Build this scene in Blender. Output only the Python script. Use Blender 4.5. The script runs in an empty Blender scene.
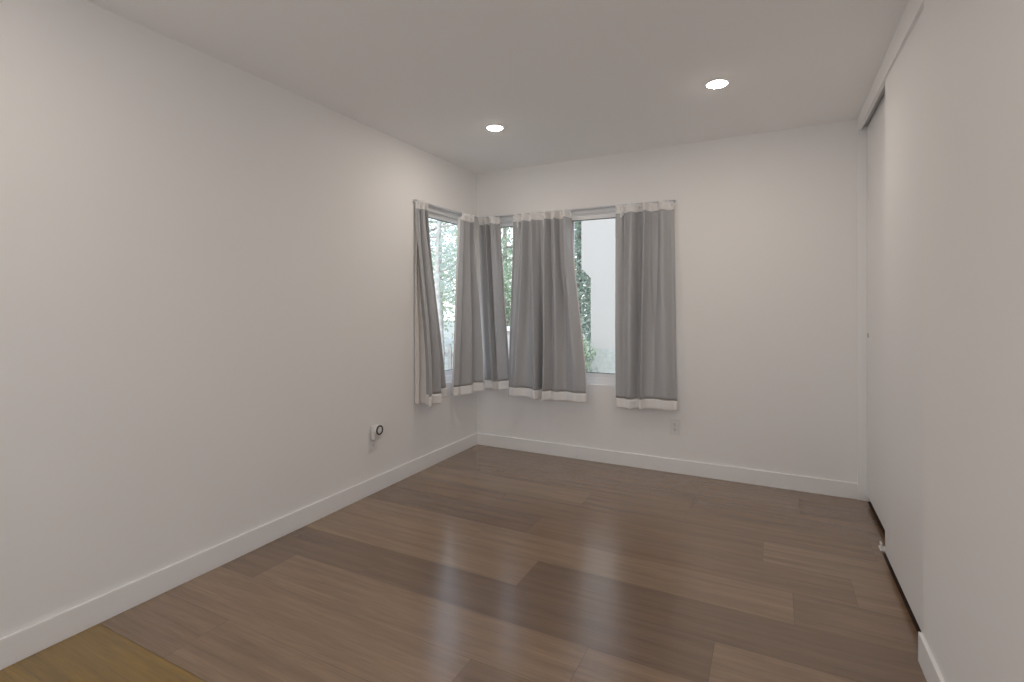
import bpy, bmesh, math, random
from mathutils import Vector, Matrix

S = bpy.context.scene
COL = S.collection
R = math.radians

# ------------------------------------------------------------ camera
H_EYE = 1.256
cam_d = bpy.data.cameras.new('camera')
cam = bpy.data.objects.new('camera', cam_d)
COL.objects.link(cam)
cam.location = (0, 0, H_EYE)
cam.rotation_euler = (R(90), 0, R(27.06))
cam_d.sensor_width = 36.0
cam_d.lens = 509.0 / 1024.0 * 36.0
cam_d.shift_y = -36.0 / 1024.0
cam_d.clip_start = 0.02
S.camera = cam

# ------------------------------------------------------------ light and exposure
SUN, SKY = 2.3, 2.0
LAMP = 204.0                      # radiance of the ceiling light lenses
LAMP_COL = (1.0, 0.895, 0.79)
w = bpy.data.worlds.new('sky')
S.world = w
w.use_nodes = True
nt = w.node_tree
bg = nt.nodes['Background']
tc = nt.nodes.new('ShaderNodeTexCoord')
sx = nt.nodes.new('ShaderNodeSeparateXYZ')
rp = nt.nodes.new('ShaderNodeValToRGB')
rp.color_ramp.elements[0].position = 0.0
rp.color_ramp.elements[0].color = (1.0, 1.0, 1.0, 1)
rp.color_ramp.elements[1].position = 0.75
rp.color_ramp.elements[1].color = (0.50, 0.70, 1.0, 1)
nt.links.new(tc.outputs['Generated'], sx.inputs[0])
nt.links.new(sx.outputs['Z'], rp.inputs[0])
nt.links.new(rp.outputs[0], bg.inputs['Color'])
bg.inputs['Strength'].default_value = SKY
sun_d = bpy.data.lights.new('sun', 'SUN')
sun_d.energy = SUN
sun_d.angle = R(1.5)
sun_d.color = (1.0, 0.96, 0.90)
sun = bpy.data.objects.new('sun', sun_d)
COL.objects.link(sun)
sun.rotation_euler = Vector((-0.08, 0.62, -0.78)).to_track_quat('-Z', 'Y').to_euler()
sun.location = (3, -6, 9)

S.view_settings.view_transform = 'Standard'
S.view_settings.look = 'None'
S.view_settings.gamma = 1.0
S.view_settings.exposure = 0.0
S.view_settings.use_curve_mapping = False
try:
    S.cycles.max_bounces = 14
    S.cycles.diffuse_bounces = 8
    S.cycles.transparent_max_bounces = 16
except Exception:
    pass

# ------------------------------------------------------------ materials
def mat(name, col, rough=0.6, spec=0.5, bump=None, var=None, metal=0.0):
    """bump = (scale, strength); var = (scale, second colour) mottling of the material itself"""
    m = bpy.data.materials.new(name)
    m.use_nodes = True
    t = m.node_tree
    b = t.nodes['Principled BSDF']
    b.inputs['Base Color'].default_value = (*col, 1)
    b.inputs['Roughness'].default_value = rough
    b.inputs['Specular IOR Level'].default_value = spec
    b.inputs['Metallic'].default_value = metal
    if bump or var:
        co = t.nodes.new('ShaderNodeTexCoord')
    if bump:
        n = t.nodes.new('ShaderNodeTexNoise')
        n.inputs['Scale'].default_value = bump[0]
        n.inputs['Detail'].default_value = 3
        u = t.nodes.new('ShaderNodeBump')
        u.inputs['Strength'].default_value = bump[1]
        u.inputs['Distance'].default_value = 0.002
        t.links.new(co.outputs['Object'], n.inputs['Vector'])
        t.links.new(n.outputs['Fac'], u.inputs['Height'])
        t.links.new(u.outputs['Normal'], b.inputs['Normal'])
    if var:
        n = t.nodes.new('ShaderNodeTexNoise')
        n.inputs['Scale'].default_value = var[0]
        n.inputs['Detail'].default_value = 5
        r = t.nodes.new('ShaderNodeValToRGB')
        r.color_ramp.elements[0].position = 0.35
        r.color_ramp.elements[1].position = 0.65
        r.color_ramp.elements[0].color = (*col, 1)
        r.color_ramp.elements[1].color = (*var[1], 1)
        t.links.new(co.outputs['Object'], n.inputs['Vector'])
        t.links.new(n.outputs['Fac'], r.inputs['Fac'])
        t.links.new(r.outputs['Color'], b.inputs['Base Color'])
    return m

M_WALL = mat('wall_paint', (0.86, 0.85, 0.84), 0.75, 0.3, bump=(260, 0.12))
M_CEIL = mat('ceiling_paint', (0.945, 0.94, 0.935), 0.85, 0.2, bump=(200, 0.12))
M_TRIM = mat('trim_paint', (0.87, 0.865, 0.86), 0.4, 0.5)
M_DOOR = mat('door_paint', (0.83, 0.825, 0.825), 0.45, 0.5)
M_VINYL = mat('window_vinyl', (0.84, 0.85, 0.86), 0.35, 0.5)
M_GASKET = mat('window_gasket', (0.10, 0.11, 0.12), 0.6)
M_PLASTIC = mat('white_plastic', (0.80, 0.79, 0.78), 0.35, 0.5)
M_DARK = mat('dark_plastic', (0.035, 0.036, 0.04), 0.4, 0.5)
M_METAL = mat('rod_paint', (0.66, 0.67, 0.70), 0.35, 0.5)
M_STEEL = mat('screw_steel', (0.55, 0.55, 0.55), 0.35, metal=0.9)
M_CLOSET_SHADE = mat('closet_floor_shade', (0.022, 0.008, 0.004), 0.8, var=(14, (0.045, 0.016, 0.006)))  # near-black: shade under the doors is put into this floor colour
M_HEADING = mat('heading_cotton', (0.86, 0.85, 0.84), 0.9, 0.1, bump=(400, 0.3))
M_LINING = mat('lining_cotton', (0.80, 0.765, 0.73), 0.9, 0.1, bump=(300, 0.3))


def cloth_mat():
    m = bpy.data.materials.new('grey_blackout_cloth')
    m.use_nodes = True
    t = m.node_tree
    b = t.nodes['Principled BSDF']
    b.inputs['Roughness'].default_value = 0.38
    b.inputs['Specular IOR Level'].default_value = 1.0
    b.inputs['Sheen Weight'].default_value = 0.0
    co = t.nodes.new('ShaderNodeTexCoord')
    mp = t.nodes.new('ShaderNodeMapping')
    mp.inputs['Scale'].default_value = (420, 420, 60)
    n = t.nodes.new('ShaderNodeTexNoise')
    n.inputs['Scale'].default_value = 1.0
    n.inputs['Detail'].default_value = 2
    r = t.nodes.new('ShaderNodeValToRGB')
    r.color_ramp.elements[0].color = (0.372, 0.376, 0.386, 1)
    r.color_ramp.elements[1].color = (0.465, 0.470, 0.482, 1)
    u = t.nodes.new('ShaderNodeBump')
    u.inputs['Strength'].default_value = 0.25
    u.inputs['Distance'].default_value = 0.001
    t.links.new(co.outputs['Object'], mp.inputs['Vector'])
    t.links.new(mp.outputs['Vector'], n.inputs['Vector'])
    t.links.new(n.outputs['Fac'], r.inputs['Fac'])
    t.links.new(r.outputs['Color'], b.inputs['Base Color'])
    t.links.new(n.outputs['Fac'], u.inputs['Height'])
    t.links.new(u.outputs['Normal'], b.inputs['Normal'])
    return m


M_CLOTH = cloth_mat()


def emit_mat(name, col, strength):
    m = bpy.data.materials.new(name)
    m.use_nodes = True
    t = m.node_tree
    t.nodes.clear()
    o = t.nodes.new('ShaderNodeOutputMaterial')
    e = t.nodes.new('ShaderNodeEmission')
    e.inputs['Color'].default_value = (*col, 1)
    e.inputs['Strength'].default_value = strength
    t.links.new(e.outputs[0], o.inputs['Surface'])
    return m


M_LENS = emit_mat('lit_lens', LAMP_COL, LAMP)


def glass_mat():
    m = bpy.data.materials.new('window_glass')
    m.use_nodes = True
    t = m.node_tree
    t.nodes.clear()
    o = t.nodes.new('ShaderNodeOutputMaterial')
    mx = t.nodes.new('ShaderNodeMixShader')
    lw = t.nodes.new('ShaderNodeLayerWeight')
    pw = t.nodes.new('ShaderNodeMath')
    pw.operation = 'POWER'
    pw.inputs[1].default_value = 5.0
    f = t.nodes.new('ShaderNodeMath')
    f.operation = 'MULTIPLY_ADD'
    f.inputs[1].default_value = 0.80
    f.inputs[2].default_value = 0.035
    t.links.new(lw.outputs['Facing'], pw.inputs[0])
    t.links.new(pw.outputs[0], f.inputs[0])
    tr = t.nodes.new('ShaderNodeBsdfTransparent')
    tr.inputs['Color'].default_value = (0.98, 0.98, 0.98, 1)
    gl = t.nodes.new('ShaderNodeBsdfGlossy')
    gl.inputs['Roughness'].default_value = 0.02
    t.links.new(f.outputs[0], mx.inputs[0])
    t.links.new(tr.outputs[0], mx.inputs[1])
    t.links.new(gl.outputs[0], mx.inputs[2])
    t.links.new(mx.outputs[0], o.inputs['Surface'])
    return m


M_GLASS = glass_mat()


def floor_mat():
    m = bpy.data.materials.new('plank_floor')
    m.use_nodes = True
    t = m.node_tree
    L = t.links.new
    N = t.nodes.new
    b = t.nodes['Principled BSDF']
    uv = N('ShaderNodeUVMap')
    uv.uv_map = 'plank'
    tone = N('ShaderNodeVertexColor')
    tone.layer_name = 'tone'
    # grain: noise drawn out along the plank
    mp = N('ShaderNodeMapping')
    mp.inputs['Scale'].default_value = (1.3, 26, 1)
    L(uv.outputs[0], mp.inputs['Vector'])
    n1 = N('ShaderNodeTexNoise')
    n1.inputs['Scale'].default_value = 1.0
    n1.inputs['Detail'].default_value = 8
    n1.inputs['Roughness'].default_value = 0.62
    n1.inputs['Distortion'].default_value = 0.35
    L(mp.outputs[0], n1.inputs['Vector'])
    mp2 = N('ShaderNodeMapping')
    mp2.inputs['Scale'].default_value = (9, 190, 1)
    L(uv.outputs[0], mp2.inputs['Vector'])
    n2 = N('ShaderNodeTexNoise')
    n2.inputs['Scale'].default_value = 1.0
    n2.inputs['Detail'].default_value = 4
    L(mp2.outputs[0], n2.inputs['Vector'])
    r1 = N('ShaderNodeValToRGB')
    r1.color_ramp.elements[0].position = 0.30
    r1.color_ramp.elements[0].color = (0.76, 0.75, 0.74, 1)
    r1.color_ramp.elements[1].position = 0.70
    r1.color_ramp.elements[1].color = (1.16, 1.15, 1.14, 1)
    L(n1.outputs['Fac'], r1.inputs['Fac'])
    r2 = N('ShaderNodeValToRGB')
    r2.color_ramp.elements[0].position = 0.30
    r2.color_ramp.elements[0].color = (0.88, 0.88, 0.88, 1)
    r2.color_ramp.elements[1].position = 0.60
    r2.color_ramp.elements[1].color = (1.04, 1.04, 1.04, 1)
    L(n2.outputs['Fac'], r2.inputs['Fac'])
    m1 = N('ShaderNodeMixRGB')
    m1.blend_type = 'MULTIPLY'
    m1.inputs[0].default_value = 1
    L(tone.outputs['Color'], m1.inputs[1])
    L(r1.outputs['Color'], m1.inputs[2])
    m2 = N('ShaderNodeMixRGB')
    m2.blend_type = 'MULTIPLY'
    m2.inputs[0].default_value = 1
    L(m1.outputs[0], m2.inputs[1])
    L(r2.outputs['Color'], m2.inputs[2])
    L(m2.outputs[0], b.inputs['Base Color'])
    b.inputs['Roughness'].default_value = 0.21
    b.inputs['Specular IOR Level'].default_value = 0.9
    b.inputs['Coat Weight'].default_value = 0.45
    b.inputs['Coat Roughness'].default_value = 0.16
    # brushed chatter marks across the grain
    mp3 = N('ShaderNodeMapping')
    mp3.inputs['Scale'].default_value = (30, 5, 1)
    L(uv.outputs[0], mp3.inputs['Vector'])
    n3 = N('ShaderNodeTexNoise')
    n3.inputs['Scale'].default_value = 1.0
    n3.inputs['Detail'].default_value = 2
    L(mp3.outputs[0], n3.inputs['Vector'])
    ad = N('ShaderNodeMath')
    ad.operation = 'ADD'
    L(n2.outputs['Fac'], ad.inputs[0])
    L(n3.outputs['Fac'], ad.inputs[1])
    u = N('ShaderNodeBump')
    u.inputs['Strength'].default_value = 0.30
    u.inputs['Distance'].default_value = 0.002
    L(ad.outputs[0], u.inputs['Height'])
    L(u.outputs['Normal'], b.inputs['Normal'])
    return m


M_FLOOR = floor_mat()
M_GROOVE = mat('plank_groove', (0.045, 0.033, 0.025), 0.8)


# ------------------------------------------------------------ helpers
def link(name, bm, mats, parent=None, smooth=False):
    me = bpy.data.meshes.new(name)
    bmesh.ops.recalc_face_normals(bm, faces=bm.faces)
    bm.to_mesh(me)
    bm.free()
    for m in (mats if isinstance(mats, (list, tuple)) else [mats]):
        me.materials.append(m)
    if smooth:
        for p in me.polygons:
            p.use_smooth = True
    o = bpy.data.objects.new(name, me)
    COL.objects.link(o)
    if parent:
        o.parent = parent
        o.matrix_parent_inverse = parent.matrix_basis.inverted()
    return o


def tag(o, label, cat, group=None):
    o['label'] = label
    o['category'] = cat
    if group:
        o['group'] = group
    return o


def thing(name, loc, label, cat, group=None):
    o = bpy.data.objects.new(name, None)
    o.empty_display_size = 0.05
    COL.objects.link(o)
    o.location = loc
    return tag(o, label, cat, group)


def structure(o):
    o['kind'] = 'structure'
    return o


def box(bm, x0, x1, y0, y1, z0, z1, bevel=0.0, seg=2):
    t = bmesh.new()
    vs = [t.verts.new((x, y, z)) for x in (x0, x1) for y in (y0, y1) for z in (z0, z1)]
    for f in ((0, 1, 3, 2), (4, 6, 7, 5), (0, 4, 5, 1), (2, 3, 7, 6), (0, 2, 6, 4), (1, 5, 7, 3)):
        t.faces.new([vs[i] for i in f])
    bmesh.ops.recalc_face_normals(t, faces=t.faces)
    if bevel:
        bmesh.ops.bevel(t, geom=list(t.edges), offset=bevel, segments=seg, affect='EDGES', profile=0.6)
    me = bpy.data.meshes.new('tmp')
    t.to_mesh(me)
    t.free()
    bm.from_mesh(me)
    bpy.data.meshes.remove(me)
    return bm


def boxes(*bs, bevel=0.0):
    bm = bmesh.new()
    for b in bs:
        box(bm, *b, bevel=bevel)
    return bm


def lathe(profile, n=40, axis='Z', org=(0, 0, 0), closed=False):
    """profile = [(radius, height)], spun about the axis through org"""
    bm = bmesh.new()
    rings = []
    for r, h in profile:
        ring = []
        if r < 1e-6:
            p = {'Z': (0, 0, h), 'X': (h, 0, 0), 'Y': (0, h, 0)}[axis]
            ring = [bm.verts.new(Vector(p) + Vector(org))]
        else:
            for k in range(n):
                a = 2 * math.pi * k / n
                c, s = r * math.cos(a), r * math.sin(a)
                p = {'Z': (c, s, h), 'X': (h, c, s), 'Y': (c, h, s)}[axis]
                ring.append(bm.verts.new(Vector(p) + Vector(org)))
        rings.append(ring)
    pairs = list(zip(rings[:-1], rings[1:])) + ([(rings[-1], rings[0])] if closed else [])
    for a, b in pairs:
        for k in range(n):
            k2 = (k + 1) % n
            if len(a) == 1 and len(b) == 1:
                continue
            if len(a) == 1:
                bm.faces.new((a[0], b[k], b[k2]))
            elif len(b) == 1:
                bm.faces.new((a[k], b[0], a[k2]))
            else:
                bm.faces.new((a[k], b[k], b[k2], a[k2]))
    return bm


def tube(bm, pts, rad, n=10, cap=True):
    pts = [Vector(p) for p in pts]
    rings = []
    for i, p in enumerate(pts):
        d = (pts[min(i + 1, len(pts) - 1)] - pts[max(i - 1, 0)]).normalized()
        a = d.orthogonal().normalized() if i == 0 else (rings_a - d * rings_a.dot(d)).normalized()
        rings_a = a
        b = d.cross(a)
        r = rad[i] if isinstance(rad, (list, tuple)) else rad
        rings.append([bm.verts.new(p + (a * math.cos(2 * math.pi * k / n) + b * math.sin(2 * math.pi * k / n)) * r) for k in range(n)])
    for A, B in zip(rings[:-1], rings[1:]):
        for k in range(n):
            bm.faces.new((A[k], A[(k + 1) % n], B[(k + 1) % n], B[k]))
    if cap:
        bm.faces.new(rings[0])
        bm.faces.new(rings[-1])
    return bm


# ------------------------------------------------------------ room dimensions
XL, YB, XR, YR, ZC = -2.375, 3.95, 0.472, -1.0, 2.44
TH = 0.14
ZW0, ZW1 = 0.615, 2.035            # window opening
YW0, YW1 = 3.085, 3.865             # left window along y
XW0, XW1 = -2.29, -0.652           # back window along x
XC = 1.15                          # closet depth
YJ = 2.242                         # where the near wall stops and the closet opens

# ------------------------------------------------------------ shell
structure(link('wall_left', boxes(
    (XL - TH, XL, YR - TH, YW0, -0.1, ZC + 0.1),
    (XL - TH, XL, YW1, YB + TH, -0.1, ZC + 0.1),
    (XL - TH, XL, YW0, YW1, -0.1, ZW0),
    (XL - TH, XL, YW0, YW1, ZW1, ZC + 0.1)), M_WALL))
structure(link('wall_back', boxes(
    (XL, XW0, YB, YB + TH, -0.1, ZC + 0.1),
    (XW1, XC + TH, YB, YB + TH, -0.1, ZC + 0.1),
    (XW0, XW1, YB, YB + TH, -0.1, ZW0),
    (XW0, XW1, YB, YB + TH, ZW1, ZC + 0.1)), M_WALL))
structure(link('wall_right', boxes((XR, XR + 0.11, YR, YJ, -0.1, ZC + 0.1)), M_WALL))
XD0, XD1, ZD1 = -1.60, 0.20, 2.08      # unseen glazed doors behind the viewer, added to brighten the ceiling
structure(link('wall_rear', boxes((XL, XD0, YR - TH, YR, -0.1, ZC + 0.1), (XD1, XC + TH, YR - TH, YR, -0.1, ZC + 0.1), (XD0, XD1, YR - TH, YR, ZD1, ZC + 0.1)), M_WALL))
structure(link('wall_closet', boxes(
    (XC, XC + TH, YR, YB, -0.1, ZC + 0.1),
    (XR + 0.11, XC, YJ - 0.25, YJ - 0.15, -0.1, ZC + 0.1)), M_WALL))


def zc(x):
    """the ceiling runs very slightly up towards the closet"""
    return ZC + 0.0077 * (x - XL)


bm = boxes((XL - TH, XC + TH, YR - TH, YB + TH, ZC, ZC + 0.3))
for v in bm.verts:
    if v.co.z < ZC + 0.1:
        v.co.z = zc(v.co.x)
structure(link('ceiling', bm, M_CEIL))


# floor of individual planks, one mesh; every plank has its own tone and grain offset
def build_floor():
    bm = bmesh.new()
    uvl = bm.loops.layers.uv.new('plank')
    cl = bm.loops.layers.float_color.new('tone')
    rnd = random.Random(11)
    W, L0, base = 0.2475, 1.53, 2.285
    XE0, XE1 = 0.497, 0.544          # the planks stop at the closet doors
    seam = {-5: -1.93, -4: -0.95, -3: -0.60, -2: -0.19, -1: -1.02, 0: -1.45, 1: -1.21, 2: -1.57, 3: -1.07, 4: -0.45, 5: 0.15, 6: -0.7, -6: -0.9, -7: -1.3}
    A = (0.266, 0.174, 0.104)        # light plank
    B = (0.222, 0.139, 0.081)
    D = (0.187, 0.116, 0.069)        # dark plank
    Y = (0.265, 0.157, 0.022)        # golden plank
    # (row, plank): 0 is the plank right of the row's seam, -1 the one left of it
    fixed = {(-1, 0): D, (-1, -1): A, (-2, 0): A, (-2, -1): D, (-2, -2): D, (0, 0): A, (0, -1): A,
             (1, 0): B, (1, -1): D, (1, 1): A, (2, 0): B, (2, 1): A, (2, -1): B, (3, 0): B, (3, -1): A, (4, 0): B, (4, -1): B,
             (5, 0): D, (5, -1): B, (6, 0): B, (6, -1): B, (-3, 0): A, (-3, -1): A, (-4, 0): B, (-4, -1): A,
             (-5, 0): A, (-5, -1): A, (-6, 0): Y, (-6, -1): Y, (-7, 0): Y, (-7, -1): Y}
    for k in range(-14, 8):
        y0, y1 = base + k * W, base + (k + 1) * W
        y0, y1 = max(y0, YR), min(y1, YB)
        XE = XE1 if k >= 4 else XE0
        if y1 <= y0:
            continue
        s = seam.get(k, rnd.uniform(-1.5, 0))
        j0 = -4
        for j in range(-4, 4):
            xa, xb = s + j * L0, s + (j + 1) * L0
            if xa > XE or xb < XL:
                continue
            # j = -1: the plank left of the seam, j = 0: right of it
            tone = fixed.get((k, j))
            if tone is None:
                f = rnd.random()
                tone = tuple(D[i] + (A[i] - D[i]) * f for i in range(3))
            v = rnd.uniform(0.96, 1.04)
            xa2, xb2 = max(xa, XL), min(xb, XE)
            g = 0.0007
            q = [(xa2 + g, y0 + g), (xb2 - g, y0 + g), (xb2 - g, y1 - g), (xa2 + g, y1 - g)]
            ox, oy = rnd.uniform(0, 40), rnd.uniform(0, 40)
            qs = [q]
            if k == 3 and xb > XE:       # the plank notched round the near closet door
                qs.append([(xb2 - g, 3.15), (XE1 - g, 3.15), (XE1 - g, y1 - g), (xb2 - g, y1 - g)])
            for q in qs:
                f = bm.faces.new([bm.verts.new((x, y, 0.0)) for x, y in q])
                f.material_index = 0
                for lp, (x, y) in zip(f.loops, q):
                    lp[uvl].uv = (x - xa + ox, y - y0 + oy)
                    lp[cl] = (tone[0] * v, tone[1] * v, tone[2] * v, 1)
    # groove bed just under the planks
    t = bmesh.new()
    box(t, XL - TH, XE0, YR - TH, YB + TH, -0.10, -0.0012)
    box(t, XE0, XE1, 3.15, YB, -0.10, -0.0012)
    for f in t.faces:
        f.material_index = 1
    me = bpy.data.meshes.new('tmp')
    t.to_mesh(me)
    t.free()
    bm.from_mesh(me)
    for f in bm.faces:
        if f.normal.z < 0 and abs(f.calc_center_median().z) < 1e-4:
            f.normal_flip()
    me2 = bpy.data.meshes.new('floor')
    bm.to_mesh(me2)
    bm.free()
    me2.materials.append(M_FLOOR)
    me2.materials.append(M_GROOVE)
    o = bpy.data.objects.new('floor', me2)
    COL.objects.link(o)
    structure(o)


build_floor()
structure(link('floor_closet', boxes((0.497, XC, YJ - 0.15, 3.15, -0.1, -0.002), (0.544, XC, 3.15, YB, -0.1, -0.002)), M_CLOSET_SHADE))  # carries the painted shade of the gap below the doors

BH, BT = 0.104, 0.013


def baseboard(name, *b):
    bm = boxes(b, bevel=0.003)
    structure(link(name, bm, M_TRIM))


baseboard('baseboard_left', XL, XL + BT, YR, YB, 0.0, BH)
baseboard('baseboard_back', XL + BT, 0.492, YB - BT, YB, 0.0, BH)
baseboard('baseboard_right', XR - BT, XR, YR, YJ + 0.012, 0.0, BH)
# closet trim: fascia hiding the sliding track, and the jamb board on the back wall
bm = boxes((0, 0.018, YJ, YB - 0.016, 0, 1))
for v in bm.verts:
    far = v.co.y > 3
    v.co.x += 0.494 if far else 0.479
    v.co.z = zc(v.co.x) + 0.004 if v.co.z > 0.5 else (2.381 if far else 2.339)
structure(link('trim_1', bm, M_TRIM))
structure(link('trim_2', boxes((0.492, 0.575, YB - 0.016, YB, 0.0, ZC + 0.015), bevel=0.0015), M_TRIM))
structure(link('trim_3', boxes((0.516, 0.582, YJ, YB - 0.016, 2.400, ZC + 0.02)), M_STEEL))


def sliding_door(name, x0, x1, y0, y1, pull_y=None):
    d = structure(link(name, boxes((x0, x1, y0, y1, 0.042, 2.396), bevel=0.002), M_DOOR))
    if pull_y:
        p = link('finger_pull', lathe([(0.0, -0.001), (0.010, -0.001), (0.013, -0.004), (0.015, -0.004), (0.016, 0.0)], 24, 'X', (x0, pull_y, 1.065)), M_STEEL, d, True)
    return d


sliding_door('door_1', 0.494, 0.529, YJ + 0.004, 3.06)
sliding_door('door_2', 0.541, 0.574, 2.98, YB - 0.018, 3.875)

# little white guide on the floor between the two sliding doors
g = thing('door_guide', (0.517, 3.20, 0.0), 'small white plastic floor guide between the two sliding closet doors', 'door guide')
link('base', boxes((0.492, 0.540, 3.170, 3.225, 0.0, 0.006), bevel=0.001), M_PLASTIC, g)
for b in ((0.496, 0.503, 3.178, 3.216, 0.006, 0.034), (0.530, 0.537, 3.178, 3.216, 0.006, 0.034)):
    link('fin', boxes(b, bevel=0.002), M_PLASTIC, g)


# ------------------------------------------------------------ windows
def ring_frame(axis, a0, a1, z0, z1, n0, n1, w, wb=None, bevel=0.002):
    """rectangular frame: a along the wall, n through it"""
    wb = wb or w
    bs = []
    for (p0, p1, q0, q1) in ((a0, a0 + w, z0, z1), (a1 - w, a1, z0, z1), (a0 + w, a1 - w, z0, z0 + wb), (a0 + w, a1 - w, z1 - w, z1)):
        bs.append((n0, n1, p0, p1, q0, q1) if axis == 'Y' else (p0, p1, n0, n1, q0, q1))
    return boxes(*bs, bevel=bevel)


def pane(axis, a0, a1, z0, z1, n):
    return boxes((n - 0.003, n + 0.003, a0, a1, z0, z1) if axis == 'Y' else (a0, a1, n - 0.003, n + 0.003, z0, z1))


w1 = structure(link('window_1', ring_frame('Y', YW0, YW1, ZW0, ZW1, XL - 0.105, XL - 0.035, 0.042, 0.05), M_VINYL))
s1 = link('sash', ring_frame('Y', YW0 + 0.042, YW1 - 0.042, ZW0 + 0.05, ZW1 - 0.042, XL - 0.09, XL - 0.05, 0.036), M_VINYL, w1)
link('gasket', ring_frame('Y', YW0 + 0.077, YW1 - 0.077, ZW0 + 0.085, ZW1 - 0.077, XL - 0.076, XL - 0.062, 0.005, bevel=0), M_GASKET, w1)
link('pane', pane('Y', YW0 + 0.078, YW1 - 0.078, ZW0 + 0.086, ZW1 - 0.078, XL - 0.070), M_GLASS, w1)

w2 = structure(link('window_2', ring_frame('X', XW0, XW1, ZW0, ZW1, YB + 0.035, YB + 0.105, 0.042, 0.05), M_VINYL))
XM = -1.495
for (a0, a1, n0) in ((XW0 + 0.042, XM + 0.018, 0.072), (XM - 0.020, XW1 - 0.042, 0.045)):
    s2 = link('sash', ring_frame('X', a0, a1, ZW0 + 0.05, ZW1 - 0.042, YB + n0, YB + n0 + 0.026, 0.036), M_VINYL, w2)
    link('gasket', ring_frame('X', a0 + 0.035, a1 - 0.035, ZW0 + 0.085, ZW1 - 0.077, YB + n0 + 0.006, YB + n0 + 0.020, 0.006, bevel=0), M_GASKET, s2)
    link('pane', pane('X', a0 + 0.036, a1 - 0.036, ZW0 + 0.086, ZW1 - 0.078, YB + n0 + 0.013), M_GLASS, s2)


w3 = structure(link('window_fill_added', ring_frame('X', XD0, XD1, 0.0, ZD1, YR - 0.11, YR - 0.03, 0.045), M_VINYL))  # added out of view to let in fill daylight
for (a0, a1, n0) in ((XD0 + 0.045, -0.67, -0.095), (-0.73, XD1 - 0.045, -0.065)):
    s3 = link('sash', ring_frame('X', a0, a1, 0.045, ZD1 - 0.045, YR + n0, YR + n0 + 0.026, 0.06), M_VINYL, w3)
    link('pane', pane('X', a0 + 0.058, a1 - 0.058, 0.103, ZD1 - 0.103, YR + n0 + 0.013), M_GLASS, s3)


# ------------------------------------------------------------ curtain rods
ZROD, NROD = 2.033, 0.030


def rod(name, p0, p1, label, nrm):
    r = thing(name, p0, label, 'curtain rod', 'curtain rods over the corner window')
    p0, p1, nrm = Vector(p0), Vector(p1), Vector(nrm)
    link('pole', tube(bmesh.new(), [p0, p1], 0.0065, 14), M_METAL, r, True)
    d = (p1 - p0).normalized()
    for p in (p0 + d * 0.012, p1 - d * 0.012):
        b = bmesh.new()
        tube(b, [p - nrm * (NROD - 0.002), p], 0.005, 10)
        q = p - nrm * (NROD - 0.001)
        tube(b, [q - nrm * 0.001, q + nrm * 0.003], 0.011, 16)
        link('bracket', b, M_METAL, r, True)


rod('curtain_rod', (XL + NROD, 3.025, ZROD), (XL + NROD, YB - NROD - 0.012, ZROD), 'slim metal curtain rod over the left window, ending at the corner', (1, 0, 0))
rod('curtain_rod', (XL + NROD + 0.012, YB - NROD, ZROD), (-0.640, YB - NROD, ZROD), 'long slim metal curtain rod over the wide back window', (0, -1, 0))


# ------------------------------------------------------------ curtains
def smooth(t):
    t = max(0.0, min(1.0, t))
    return t * t * (3 - 2 * t)


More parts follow.
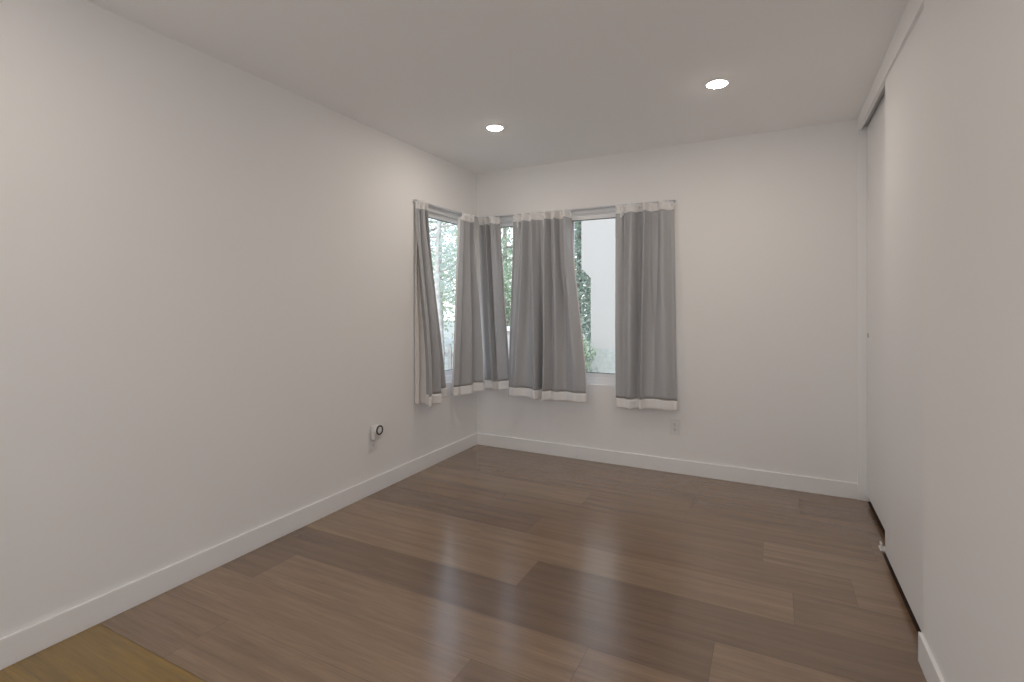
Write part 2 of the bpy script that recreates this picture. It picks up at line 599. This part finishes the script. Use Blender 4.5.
def curtain(label, wall, tl, tr, bl, br, n_top, n_bot, folds, zb, seed, gathers, flare=1.0, lin=(0.010, 0.010), lining_fn=None, tabs=(), ampg=0.010, bow=(0, 0), pleat=0.0032):
    """tl/tr/bl/br: where the left and right edges stand along the wall at the top and bottom;
    n_top/n_bot: distance from the wall; folds: (s_top, s_bottom, width_top, width_bottom, depth_top, depth_bottom)"""
    rnd = random.Random(seed)
    ZT, ZH = 2.030, 1.968
    hem_h = 0.072
    ph = [rnd.uniform(0, 6.28) for _ in range(6)]

    def zbot(s):
        return zb[0] + (zb[1] - zb[0]) * s + 0.004 * math.sin(7 * s + ph[0])

    def pos(s, z, extra=0.0):
        t = (ZT - z) / (ZT - 0.48)
        e = smooth(t) * (1 - flare) + t * flare
        L = tl + (bl - tl) * e + bow[0] * math.sin(math.pi * min(t, 1))
        Rr = tr + (br - tr) * e + bow[1] * math.sin(math.pi * min(t, 1))
        u = L + (Rr - L) * s
        n = n_top + (n_bot[0] + (n_bot[1] - n_bot[0]) * s - n_top) * smooth(t * 1.15)
        for (c0, c1, w0, w1, a0, a1) in folds:
            c = c0 + (c1 - c0) * t
            ww = w0 + (w1 - w0) * t
            a = a0 + (a1 - a0) * smooth(t * 1.1)
            n += (1.9 - 0.75 * smooth(t)) * a * math.exp(-abs((s - c) / ww) ** 1.7)
        gfade = math.exp(-max(0.0, t - 0.05) * 7.0)
        gx = gathers * s
        n += ampg * gfade * (math.sin(6.283 * gx + ph[1] + 1.3 * math.sin(9 * s + ph[2])) + 0.5 * math.sin(6.283 * gx * 1.73 + ph[3]))
        # loose pleats running down from the gathers, fewer and softer lower down
        v = gathers * s * (1 - 0.35 * t) + 0.35 * math.sin(5 * s + ph[2]) + 0.25 * math.sin(2.2 * t + 6 * s + ph[5])
        n += pleat * (0.35 + 0.65 * math.exp(-1.6 * t)) * (1 - abs(math.sin(3.1416 * v)) * 1.6)
        # a slow ripple of the cloth lower down
        n += 0.004 * smooth(t) * math.sin(5 * s + 5.2 * t + ph[4])
        n = max(n, 0.022) + extra
        n = max(n, 0.008)
        if wall == 'L':
            return (XL + n, u, z)
        return (u, YB - n, z)

    root = thing('curtain', (pos(0.5, 2.03)), label, 'curtain', 'curtains at the corner window')

    def sheet(name, m, z_of, rows, s0=0.0, s1=1.0, off=0.0, cols=170, th=0.0022, warp=None):
        bm = bmesh.new()
        g = []
        for i in range(rows + 1):
            row = []
            for j in range(cols + 1):
                s = s0 + (s1 - s0) * j / cols
                p = pos(s, z_of(i / rows, s), off(i / rows, s) if callable(off) else off)
                row.append(bm.verts.new(warp(i / rows, s, p) if warp else p))
            g.append(row)
        for i in range(rows):
            for j in range(cols):
                bm.faces.new((g[i][j], g[i + 1][j], g[i + 1][j + 1], g[i][j + 1]))
        o = link(name, bm, m, root, True)
        # keep the thickness on the wall side
        md = o.modifiers.new('thickness', 'SOLIDIFY')
        md.thickness = th
        md.offset = 0
        return o

    def ztop(s):
        return ZT + 0.004 * math.sin(6.283 * gathers * s * 0.9 + ph[5]) + 0.002 * math.sin(40 * s)

    def zjoin(s):
        return ZH + 0.003 * math.sin(6.283 * gathers * s * 0.5 + ph[0])
    sheet('heading', M_HEADING, lambda i, s: ztop(s) + (zjoin(s) - ztop(s)) * i, 10,
          off=lambda i, s: 0.002 + (0.006 * math.sin(6.283 * gathers * 2.1 * s + ph[3]) * math.exp(-((i - 0.15) / 0.3) ** 2)) + 0.010 * math.exp(-((i - 0.2) / 0.2) ** 2))
    sheet('panel', M_CLOTH, lambda i, s: zjoin(s) + 0.006 + (zbot(s) + hem_h - zjoin(s)) * i, 70)
    hm = sheet('hem', M_HEADING, lambda i, s: zbot(s) + hem_h - hem_h * i, 6, off=0.0015)
    ls = lin
    sheet('lining', M_LINING, lambda i, s: ZH + 0.03 + (zbot(s) + 0.008 - ZH - 0.03) * i, 70, s0=-ls[0], s1=1 + ls[1],
          off=-0.006, warp=lining_fn)
    for (s, z0, z1, wd) in tabs:
        bm = bmesh.new()
        rows = []
        for i in range(7):
            z = z0 + (z1 - z0) * i / 6
            ws = wd * (1 - 0.15 * i / 6)
            rows.append([bm.verts.new(pos(s - ws, z, 0.007 + 0.004 * math.sin(i))), bm.verts.new(pos(s + ws, z, 0.008 + 0.004 * math.sin(i)))])
        for i in range(6):
            bm.faces.new((rows[i][0], rows[i + 1][0], rows[i + 1][1], rows[i][1]))
        o = link('tab', bm, M_HEADING, root, True)
        o.modifiers.new('thickness', 'SOLIDIFY').thickness = 0.0015
    return root


# left wall, near end: cloth swings out into the room, lining left hanging by the wall
def lining_a(i, s, p):
    """the near edge of the lining hangs back by the wall, turned towards the room"""
    f = max(0.0, min(1.0, s / 0.36))
    if f >= 1.0:
        return p
    n = p[0] - XL
    k = smooth(i * 3.0)
    nn = 0.012 + (max(n - 0.030, 0.013) - 0.012) * f
    uu = 3.040 + 0.012 * f + 0.004 * i
    g = f ** 4
    return (XL + n + (nn - n) * k * (1 - g), p[1] + (uu - p[1]) * k * (1 - g), p[2])


curtain('narrow grey curtain at the near end of the left window, pale lining along one edge', 'L',
        3.038, 3.125, 3.030, 3.365, 0.030, (0.135, 0.07),
        [(0.10, 0.06, 0.09, 0.06, 0.008, 0.020), (0.30, 0.24, 0.07, 0.06, -0.025, -0.055), (0.52, 0.48, 0.12, 0.09, 0.020, 0.040), (0.78, 0.74, 0.10, 0.08, -0.016, -0.030), (0.95, 0.92, 0.06, 0.06, 0.010, 0.016)],
        (0.505, 0.530), 3, 4.0, lin=(0.0, 0.02), lining_fn=lining_a, pleat=0.004)
# left wall, corner end
curtain('grey curtain at the corner end of the left window, flaring wide towards its hem', 'L',
        3.622, 3.800, 3.470, 3.825, 0.034, (0.055, 0.142),
        [(0.12, 0.10, 0.08, 0.10, 0.018, 0.016), (0.30, 0.30, 0.06, 0.10, -0.022, -0.012), (0.48, 0.52, 0.07, 0.13, 0.024, 0.022), (0.66, 0.74, 0.06, 0.06, -0.024, -0.030), (0.82, 0.86, 0.06, 0.045, 0.020, 0.034), (0.97, 0.96, 0.04, 0.035, -0.010, -0.026)],
        (0.508, 0.512), 7, 5.0, flare=1.0, lin=(0.035, 0.03))
# back wall, at the corner
curtain('grey curtain at the corner end of the back window, with a long vertical fold', 'B',
        -2.332, -2.128, -2.262, -2.006, 0.030, (0.040, 0.060),
        [(0.10, 0.08, 0.07, 0.06, 0.018, 0.016), (0.27, 0.22, 0.06, 0.07, -0.018, -0.022), (0.42, 0.36, 0.06, 0.05, 0.020, 0.020), (0.54, 0.48, 0.05, 0.05, -0.014, -0.016), (0.70, 0.68, 0.10, 0.13, 0.030, 0.048), (0.92, 0.92, 0.06, 0.07, -0.012, -0.014)],
        (0.515, 0.525), 13, 6.0, flare=0.7, lin=(0.01, 0.02))
# back wall, in the middle: deeply folded
curtain('wide deeply folded grey curtain hanging at the middle of the back window', 'B',
        -1.985, -1.458, -2.000, -1.312, 0.036, (0.085, 0.095),
        [(0.06, 0.03, 0.04, 0.04, 0.010, 0.012), (0.21, 0.09, 0.045, 0.045, 0.022, 0.030), (0.30, 0.22, 0.045, 0.08, -0.024, -0.020), (0.38, 0.365, 0.040, 0.035, 0.034, 0.040),
         (0.52, 0.420, 0.030, 0.022, -0.040, -0.075), (0.60, 0.480, 0.032, 0.032, 0.036, 0.040), (0.69, 0.550, 0.03, 0.03, -0.028, -0.022), (0.76, 0.62, 0.032, 0.045, 0.028, 0.022), (0.84, 0.74, 0.03, 0.08, -0.036, -0.026), (0.92, 0.88, 0.035, 0.09, 0.038, 0.030)],
        (0.480, 0.478), 21, 9.0, flare=0.0, lin=(0.01, 0.012), tabs=((0.095, 2.0, 1.915, 0.014), (0.53, 2.0, 1.86, 0.008)))
# back wall, right end: the flattest of the five
curtain('flat grey curtain at the far end of the back window beside the bare wall', 'B',
        -1.086, -0.652, -1.080, -0.622, 0.032, (0.060, 0.060),
        [(0.06, 0.04, 0.07, 0.06, 0.010, 0.010), (0.17, 0.14, 0.05, 0.06, -0.012, -0.012), (0.30, 0.24, 0.08, 0.09, 0.032, 0.036), (0.42, 0.35, 0.045, 0.05, -0.024, -0.028), (0.53, 0.430, 0.042, 0.036, 0.032, 0.038), (0.70, 0.62, 0.032, 0.10, -0.032, -0.014), (0.82, 0.80, 0.07, 0.12, 0.018, 0.016), (0.95, 0.95, 0.05, 0.06, -0.010, -0.012)],
        (0.462, 0.476), 34, 7.0, flare=0.8, lin=(0.012, 0.012), tabs=((0.10, 1.99, 1.935, 0.016), (0.125, 1.985, 1.95, 0.01)), ampg=0.006)


# ------------------------------------------------------------ ceiling lights
def downlight(x, y, label):
    ZC = zc(x)
    t = thing('ceiling_light', (x, y, ZC), label, 'ceiling light', 'recessed ceiling lights')
    link('trim_ring', lathe([(0.061, 0.0), (0.061, -0.0020), (0.0595, -0.0032), (0.0520, -0.0028), (0.0498, -0.0008), (0.0498, 0.0)], 48, 'Z', (x, y, ZC)), M_TRIM, t, True)
    link('lens', lathe([(0.0, -0.0085), (0.020, -0.0080), (0.036, -0.0062), (0.046, -0.0036), (0.0490, -0.0005)], 48, 'Z', (x, y, ZC)), M_LENS, t, True)
    return t


downlight(-1.659, 2.995, 'lit round recessed ceiling light nearer the corner of the windows')
downlight(-0.266, 2.968, 'lit round recessed ceiling light nearer the closet')
downlight(-1.600, 0.45, 'lit round recessed ceiling light behind the viewer, along the left wall')
downlight(-0.263, 0.45, 'lit round recessed ceiling light behind the viewer, along the closet wall')


# ------------------------------------------------------------ outlets
def outlet_parts(root, org, nrm, along, covered=False):
    """org: centre on the wall; nrm: out of the wall; along: sideways"""
    o, n, a, z = Vector(org), Vector(nrm), Vector(along), Vector((0, 0, 1))
    M = Matrix((a, n, z)).transposed().to_4x4()
    M.translation = o

    def place(bm):
        bm.transform(M)
        return bm
    link('cover_plate', place(boxes((-0.038, 0.038, 0, 0.006, -0.060, 0.060), bevel=0.0025)), M_PLASTIC, root)
    for dz in (0.0195, -0.0195):
        r = link('receptacle', place(boxes((-0.0165, 0.0165, 0.004, 0.0085, dz - 0.0135, dz + 0.0135), bevel=0.0035)), M_PLASTIC, root)
        link('slot', place(boxes((-0.0075, -0.0050, 0.0075, 0.0088, dz - 0.001, dz + 0.008), (0.0050, 0.0075, 0.0075, 0.0088, dz, dz + 0.007), (-0.0025, 0.0025, 0.0075, 0.0088, dz - 0.009, dz - 0.004))), M_DARK, r)
    link('screw', place(lathe([(0, 0.0075), (0.002, 0.0075), (0.003, 0.006)], 16, 'Y')), M_STEEL, root, True)


t = thing('wall_outlet', (-0.647, YB, 0.345), 'white double wall outlet on the back wall below the flat curtain', 'outlet')
outlet_parts(t, (-0.647, YB, 0.345), (0, -1, 0), (1, 0, 0))
YO = 2.602
t = thing('wall_outlet', (XL, YO, 0.345), 'white wall outlet on the left wall with a plug-in gadget in it', 'outlet')
outlet_parts(t, (XL, YO, 0.345), (1, 0, 0), (0, 1, 0))

t = thing('plug_in_sensor', (XL + 0.009, YO, 0.42), 'white plug-in gadget with a dark-ringed round face, in the left wall outlet', 'plug-in device')
x0 = XL + 0.009
link('body', boxes((x0, x0 + 0.034, YO - 0.027, YO + 0.027, 0.362, 0.458), bevel=0.008), M_PLASTIC, t, True)
link('head', lathe([(0.0, 0.0), (0.026, 0.0), (0.030, 0.006), (0.0315, 0.022), (0.031, 0.026), (0.0, 0.026)], 40, 'X', (x0 + 0.025, YO, 0.428)), M_PLASTIC, t, True)
link('rim', lathe([(0.0315, 0.0), (0.0325, 0.004), (0.0305, 0.007), (0.0235, 0.007), (0.0225, 0.003), (0.0225, 0.0)], 40, 'X', (x0 + 0.0505, YO, 0.428)), M_DARK, t, True)
link('face', lathe([(0.0, 0.0042), (0.016, 0.0036), (0.0228, 0.002)], 40, 'X', (x0 + 0.0508, YO, 0.428)), M_PLASTIC, t, True)
link('prong', boxes((x0 - 0.006, x0 + 0.002, YO - 0.0072, YO - 0.0052, 0.366, 0.372), (x0 - 0.006, x0 + 0.002, YO + 0.0052, YO + 0.0072, 0.366, 0.372)), M_STEEL, t)


# ------------------------------------------------------------ outside the windows
GZ = -0.20
M_SOIL = mat('garden_ground', (0.52, 0.49, 0.44), 0.95, 0.1, var=(2.5, (0.44, 0.45, 0.36)))
M_STUCCO = mat('white_stucco', (0.515, 0.49, 0.46), 0.9, 0.1, bump=(60, 0.5))
M_STUCCO_LOW = mat('mottled_stucco', (0.40, 0.42, 0.39), 0.9, 0.1, bump=(60, 0.5), var=(14, (0.50, 0.52, 0.49)))  # lower house wall: greyer, greener and mottled
M_BLOCK = mat('garden_block', (0.42, 0.41, 0.40), 0.9, 0.1, bump=(30, 0.5), var=(7, (0.55, 0.53, 0.52)))
M_BOUNCE = mat('bounce_concrete', (0.68, 0.67, 0.65), 0.9, 0.2, var=(6, (0.60, 0.59, 0.57)))  # pale, for the added slab that bounces light indoors
M_WOOD = mat('weathered_wood', (0.46, 0.45, 0.43), 0.9, 0.1, var=(20, (0.36, 0.35, 0.33)))
M_CAP = mat('coping_paint', (0.80, 0.80, 0.80), 0.8)
M_ROOF = mat('roof_tile', (0.30, 0.22, 0.18), 0.8, bump=(20, 0.5))
M_BIRCH = mat('pale_bark', (0.72, 0.70, 0.66), 0.85, 0.2, var=(18, (0.50, 0.47, 0.43)))
M_BARK = mat('grey_bark', (0.36, 0.32, 0.29), 0.9, 0.2, bump=(40, 0.6))


def leaf_mat(name, a, b):
    m = mat(name, a, 0.55, 0.4, var=(3.0, b))
    t = m.node_tree
    pr = t.nodes['Principled BSDF']
    out = [n for n in t.nodes if n.type == 'OUTPUT_MATERIAL'][0]
    tl = t.nodes.new('ShaderNodeBsdfTranslucent')
    mx = t.nodes.new('ShaderNodeMixShader')
    mx.inputs[0].default_value = 0.35
    src = pr.inputs['Base Color'].links[0].from_socket
    t.links.new(src, tl.inputs['Color'])
    t.links.new(pr.outputs[0], mx.inputs[1])
    t.links.new(tl.outputs[0], mx.inputs[2])
    t.links.new(mx.outputs[0], out.inputs['Surface'])
    return m


M_LEAF = [leaf_mat('sage_leaf', (0.54, 0.61, 0.46), (0.68, 0.74, 0.62)),  # leaf colours paled to stand in for whitish haze
          leaf_mat('green_leaf', (0.42, 0.53, 0.36), (0.57, 0.65, 0.51)),
          leaf_mat('blue_leaf', (0.52, 0.62, 0.56), (0.66, 0.73, 0.68))]

structure(link('ground', boxes((-30, 30, YB + TH, 40, GZ - 0.2, GZ), (-30, XL - TH, -15, YB + TH, GZ - 0.2, GZ)), M_SOIL))

structure(link('patio_bounce', boxes((XL - TH, 8.0, -15, YR - TH, GZ - 0.2, -0.03)), M_BOUNCE))  # unseen slab, added to throw daylight up through the rear doors

# low garden wall running round the side and back of the house
gw = structure(link('garden_wall', boxes((-4.25, -2.95, 6.5, 6.68, GZ, 0.88)), M_BLOCK))
link('coping', boxes((-4.28, -2.93, 6.46, 6.72, 0.88, 0.94), bevel=0.008), M_CAP, gw)

# picket fence carrying on from the end of the garden wall
pf = thing('picket_fence', (-5.6, 6.6, GZ), 'low grey picket fence outside the left window', 'fence')
for k in range(20):
    x = -7.0 + k * 0.14
    b = boxes((x, x + 0.07, 6.575, 6.595, GZ, 0.60))
    vs = [b.verts.new(p) for p in ((x, 6.575, 0.60), (x + 0.07, 6.575, 0.60), (x + 0.035, 6.575, 0.66), (x, 6.595, 0.60), (x + 0.07, 6.595, 0.60), (x + 0.035, 6.595, 0.66))]
    for f in ((0, 1, 2), (3, 5, 4), (1, 4, 5, 2), (0, 2, 5, 3), (0, 3, 4, 1)):
        b.faces.new([vs[i] for i in f])
    link('picket', b, M_WOOD, pf)
for z in (0.05, 0.45):
    link('rail', boxes((-7.05, -4.26, 6.597, 6.635, z, z + 0.07), bevel=0.003), M_WOOD, pf)

# the neighbouring house: plain stucco wall, upper floor jutting out on a sloped corbel
nh = thing('neighboring_house', (0.5, 8.0, GZ), 'white stucco house seen through the gap right of the middle curtain', 'house')
bm = boxes((-2.64, 4.5, 8.0, 13.0, 0.55, 4.6), (-2.80, -2.64, 8.0, 13.0, 1.86, 4.6))
# sloped corbel
vs = [bm.verts.new(p) for p in ((-2.80, 8.0, 1.86), (-2.64, 8.0, 1.86), (-2.64, 8.0, 1.70), (-2.80, 13, 1.86), (-2.64, 13, 1.86), (-2.64, 13, 1.70))]
for f in ((0, 1, 2), (3, 5, 4), (0, 3, 4, 1), (1, 4, 5, 2), (2, 5, 3, 0)):
    bm.faces.new([vs[i] for i in f])
link('wall', bm, M_STUCCO, nh)
link('lower_wall', boxes((-2.64, 4.5, 8.0, 13.0, GZ, 0.55)), M_STUCCO_LOW, nh)
bm = bmesh.new()
vs = [bm.verts.new(p) for p in ((-2.85, 7.7, 4.6), (4.8, 7.7, 4.6), (4.8, 13.3, 4.6), (-2.85, 13.3, 4.6), (-0.2, 10.5, 6.2), (1.9, 10.5, 6.2))]
for f in ((0, 1, 5, 4), (1, 2, 5), (2, 3, 4, 5), (3, 0, 4), (0, 3, 2, 1)):
    bm.faces.new([vs[i] for i in f])
link('roof', bm, M_ROOF, nh)


def leaves(rnd, n, centre_fn, size):
    bm = bmesh.new()
    for _ in range(n):
        c = Vector(centre_fn())
        d = Vector((rnd.gauss(0, 1), rnd.gauss(0, 1), rnd.gauss(0, 0.7))).normalized()
        side = d.cross(Vector((rnd.gauss(0, 1), rnd.gauss(0, 1), rnd.gauss(0, 1)))).normalized()
        up = d.cross(side)
        s = size * rnd.uniform(0.6, 1.3)
        a, b = bm.verts.new(c - d * s), bm.verts.new(c + d * s)
        e = bm.verts.new(c + side * s * 0.42 + up * s * 0.18)
        f = bm.verts.new(c - side * s * 0.42 + up * s * 0.18)
        bm.faces.new((a, e, b))
        bm.faces.new((a, b, f))
    return bm


def tree(x, y, h, crown_r, label, leaf, bark, seed, trunk_r=0.09, n=2600, size=0.075, low=0.35, lean=(0, 0), group='trees beyond the garden wall'):
    rnd = random.Random(seed)
    t = thing('tree', (x, y, GZ), label, 'tree', group)
    bm = bmesh.new()
    pts = [(x + lean[0] * (i / 5) ** 1.5 + rnd.uniform(-.04, .04) * (i > 0), y + lean[1] * (i / 5) ** 1.5, GZ + (h * 0.86) * i / 5) for i in range(6)]
    tube(bm, pts, [trunk_r * (1 - 0.13 * i) for i in range(6)], 10)
    link('trunk', bm, bark, t, True)
    tips = []
    for k in range(16):
        i = rnd.uniform(1.2, 4.9)
        a = Vector(pts[int(i)]).lerp(Vector(pts[min(int(i) + 1, 5)]), i - int(i))
        ang = rnd.uniform(0, 6.28)
        ln = crown_r * rnd.uniform(0.55, 1.0)
        e = a + Vector((math.cos(ang) * ln, math.sin(ang) * ln, ln * rnd.uniform(0.1, 0.7)))
        m = a.lerp(e, 0.5) + Vector((0, 0, -0.06 * ln))
        b2 = bmesh.new()
        tube(b2, [a, m, e], [trunk_r * 0.36, trunk_r * 0.24, trunk_r * 0.08], 6)
        if k < 9:
            link('branch', b2, bark, t, True)
        else:
            b2.free()
        tips += [a.lerp(e, f) for f in (0.45, 0.7, 0.9, 1.0)]

    def c():
        p = rnd.choice(tips)
        s = crown_r * 0.26
        return (p.x + rnd.gauss(0, s), p.y + rnd.gauss(0, s), max(GZ + 0.2, p.z + rnd.gauss(0, s)))
    link('foliage', leaves(rnd, n, c, size), leaf, t)
    return t


tree(-4.97, 7.05, 4.8, 0.85, 'slender pale-barked tree seen in the left window', M_LEAF[2], M_BIRCH, 2, trunk_r=0.062, n=700, size=0.045)
tree(-7.0, 9.0, 4.6, 1.7, 'bushy sage green tree behind the pale-barked tree', M_LEAF[0], M_BARK, 5, trunk_r=0.08, n=3800, size=0.055)
tree(-10.4, 14.8, 6.2, 2.2, 'tall bluish tree standing farthest out past the left window', M_LEAF[2], M_BARK, 8, trunk_r=0.11, n=3000, size=0.08)
tree(-4.35, 8.3, 4.2, 0.95, 'dense green tree seen between the corner curtain and the middle curtain', M_LEAF[1], M_BARK, 12, trunk_r=0.07, n=5200, size=0.05)


def cypress(x, y, h, r, label, leaf, seed, n=12000, size=0.05):
    rnd = random.Random(seed)
    t = thing('evergreen', (x, y, GZ), label, 'tree')
    bm = bmesh.new()
    tube(bm, [(x, y, GZ), (x + 0.02, y, GZ + h * 0.5), (x, y, GZ + h * 0.95)], [0.06, 0.045, 0.01], 10)
    link('trunk', bm, M_BARK, t, True)

    def c():
        f = rnd.random()
        rr = r * min(1.0, (1 - f) * 3.0 + 0.1) * math.sqrt(rnd.uniform(0.15, 1))
        a = rnd.uniform(0, 6.283)
        return (x + rr * math.cos(a), y + rr * math.sin(a), GZ + 0.05 + h * f)
    link('foliage', leaves(rnd, n, c, size), leaf, t)


cypress(-3.32, 9.3, 5.6, 0.40, 'tall narrow evergreen growing against the side of the white stucco house', M_LEAF[2], 15)

def shrub(x, y, h, r, label, leaf, seed, n=500, size=0.05, cat='shrub'):
    rnd = random.Random(seed)
    t = thing('shrub', (x, y, GZ), label, cat)
    bm = bmesh.new()
    tips = []
    for k in range(9):
        a = rnd.uniform(0, 6.28)
        e = Vector((x + math.cos(a) * r * rnd.uniform(.3, 1), y + math.sin(a) * r * rnd.uniform(.3, 1), GZ + h * rnd.uniform(.6, 1)))
        b = Vector((x + rnd.uniform(-.03, .03), y + rnd.uniform(-.03, .03), GZ))
        m = b.lerp(e, .5) + Vector((0, 0, .08 * h))
        tube(bm, [b, m, e], [0.012, 0.009, 0.004], 6)
        tips += [m, m.lerp(e, .5), e, e]
    link('stem', bm, M_BARK, t, True)

    def c():
        p = rnd.choice(tips)
        return (p.x + rnd.gauss(0, r * .22), p.y + rnd.gauss(0, r * .22), max(GZ + .05, p.z + rnd.gauss(0, r * .2)))
    link('foliage', leaves(rnd, n, c, size), leaf, t)


shrub(-2.66, 7.72, 1.02, 0.16, 'small leafy shrub at the foot of the white stucco house', M_LEAF[1], 3, n=170, size=0.05)
shrub(-5.75, 7.7, 1.9, 0.45, 'loose pale shrub over the garden wall in the left window', M_LEAF[0], 4, n=1100, size=0.045)
shrub(-4.72, 5.95, 0.75, 0.40, 'low bluish shrub in front of the picket fence', M_LEAF[2], 6, n=500, size=0.05)
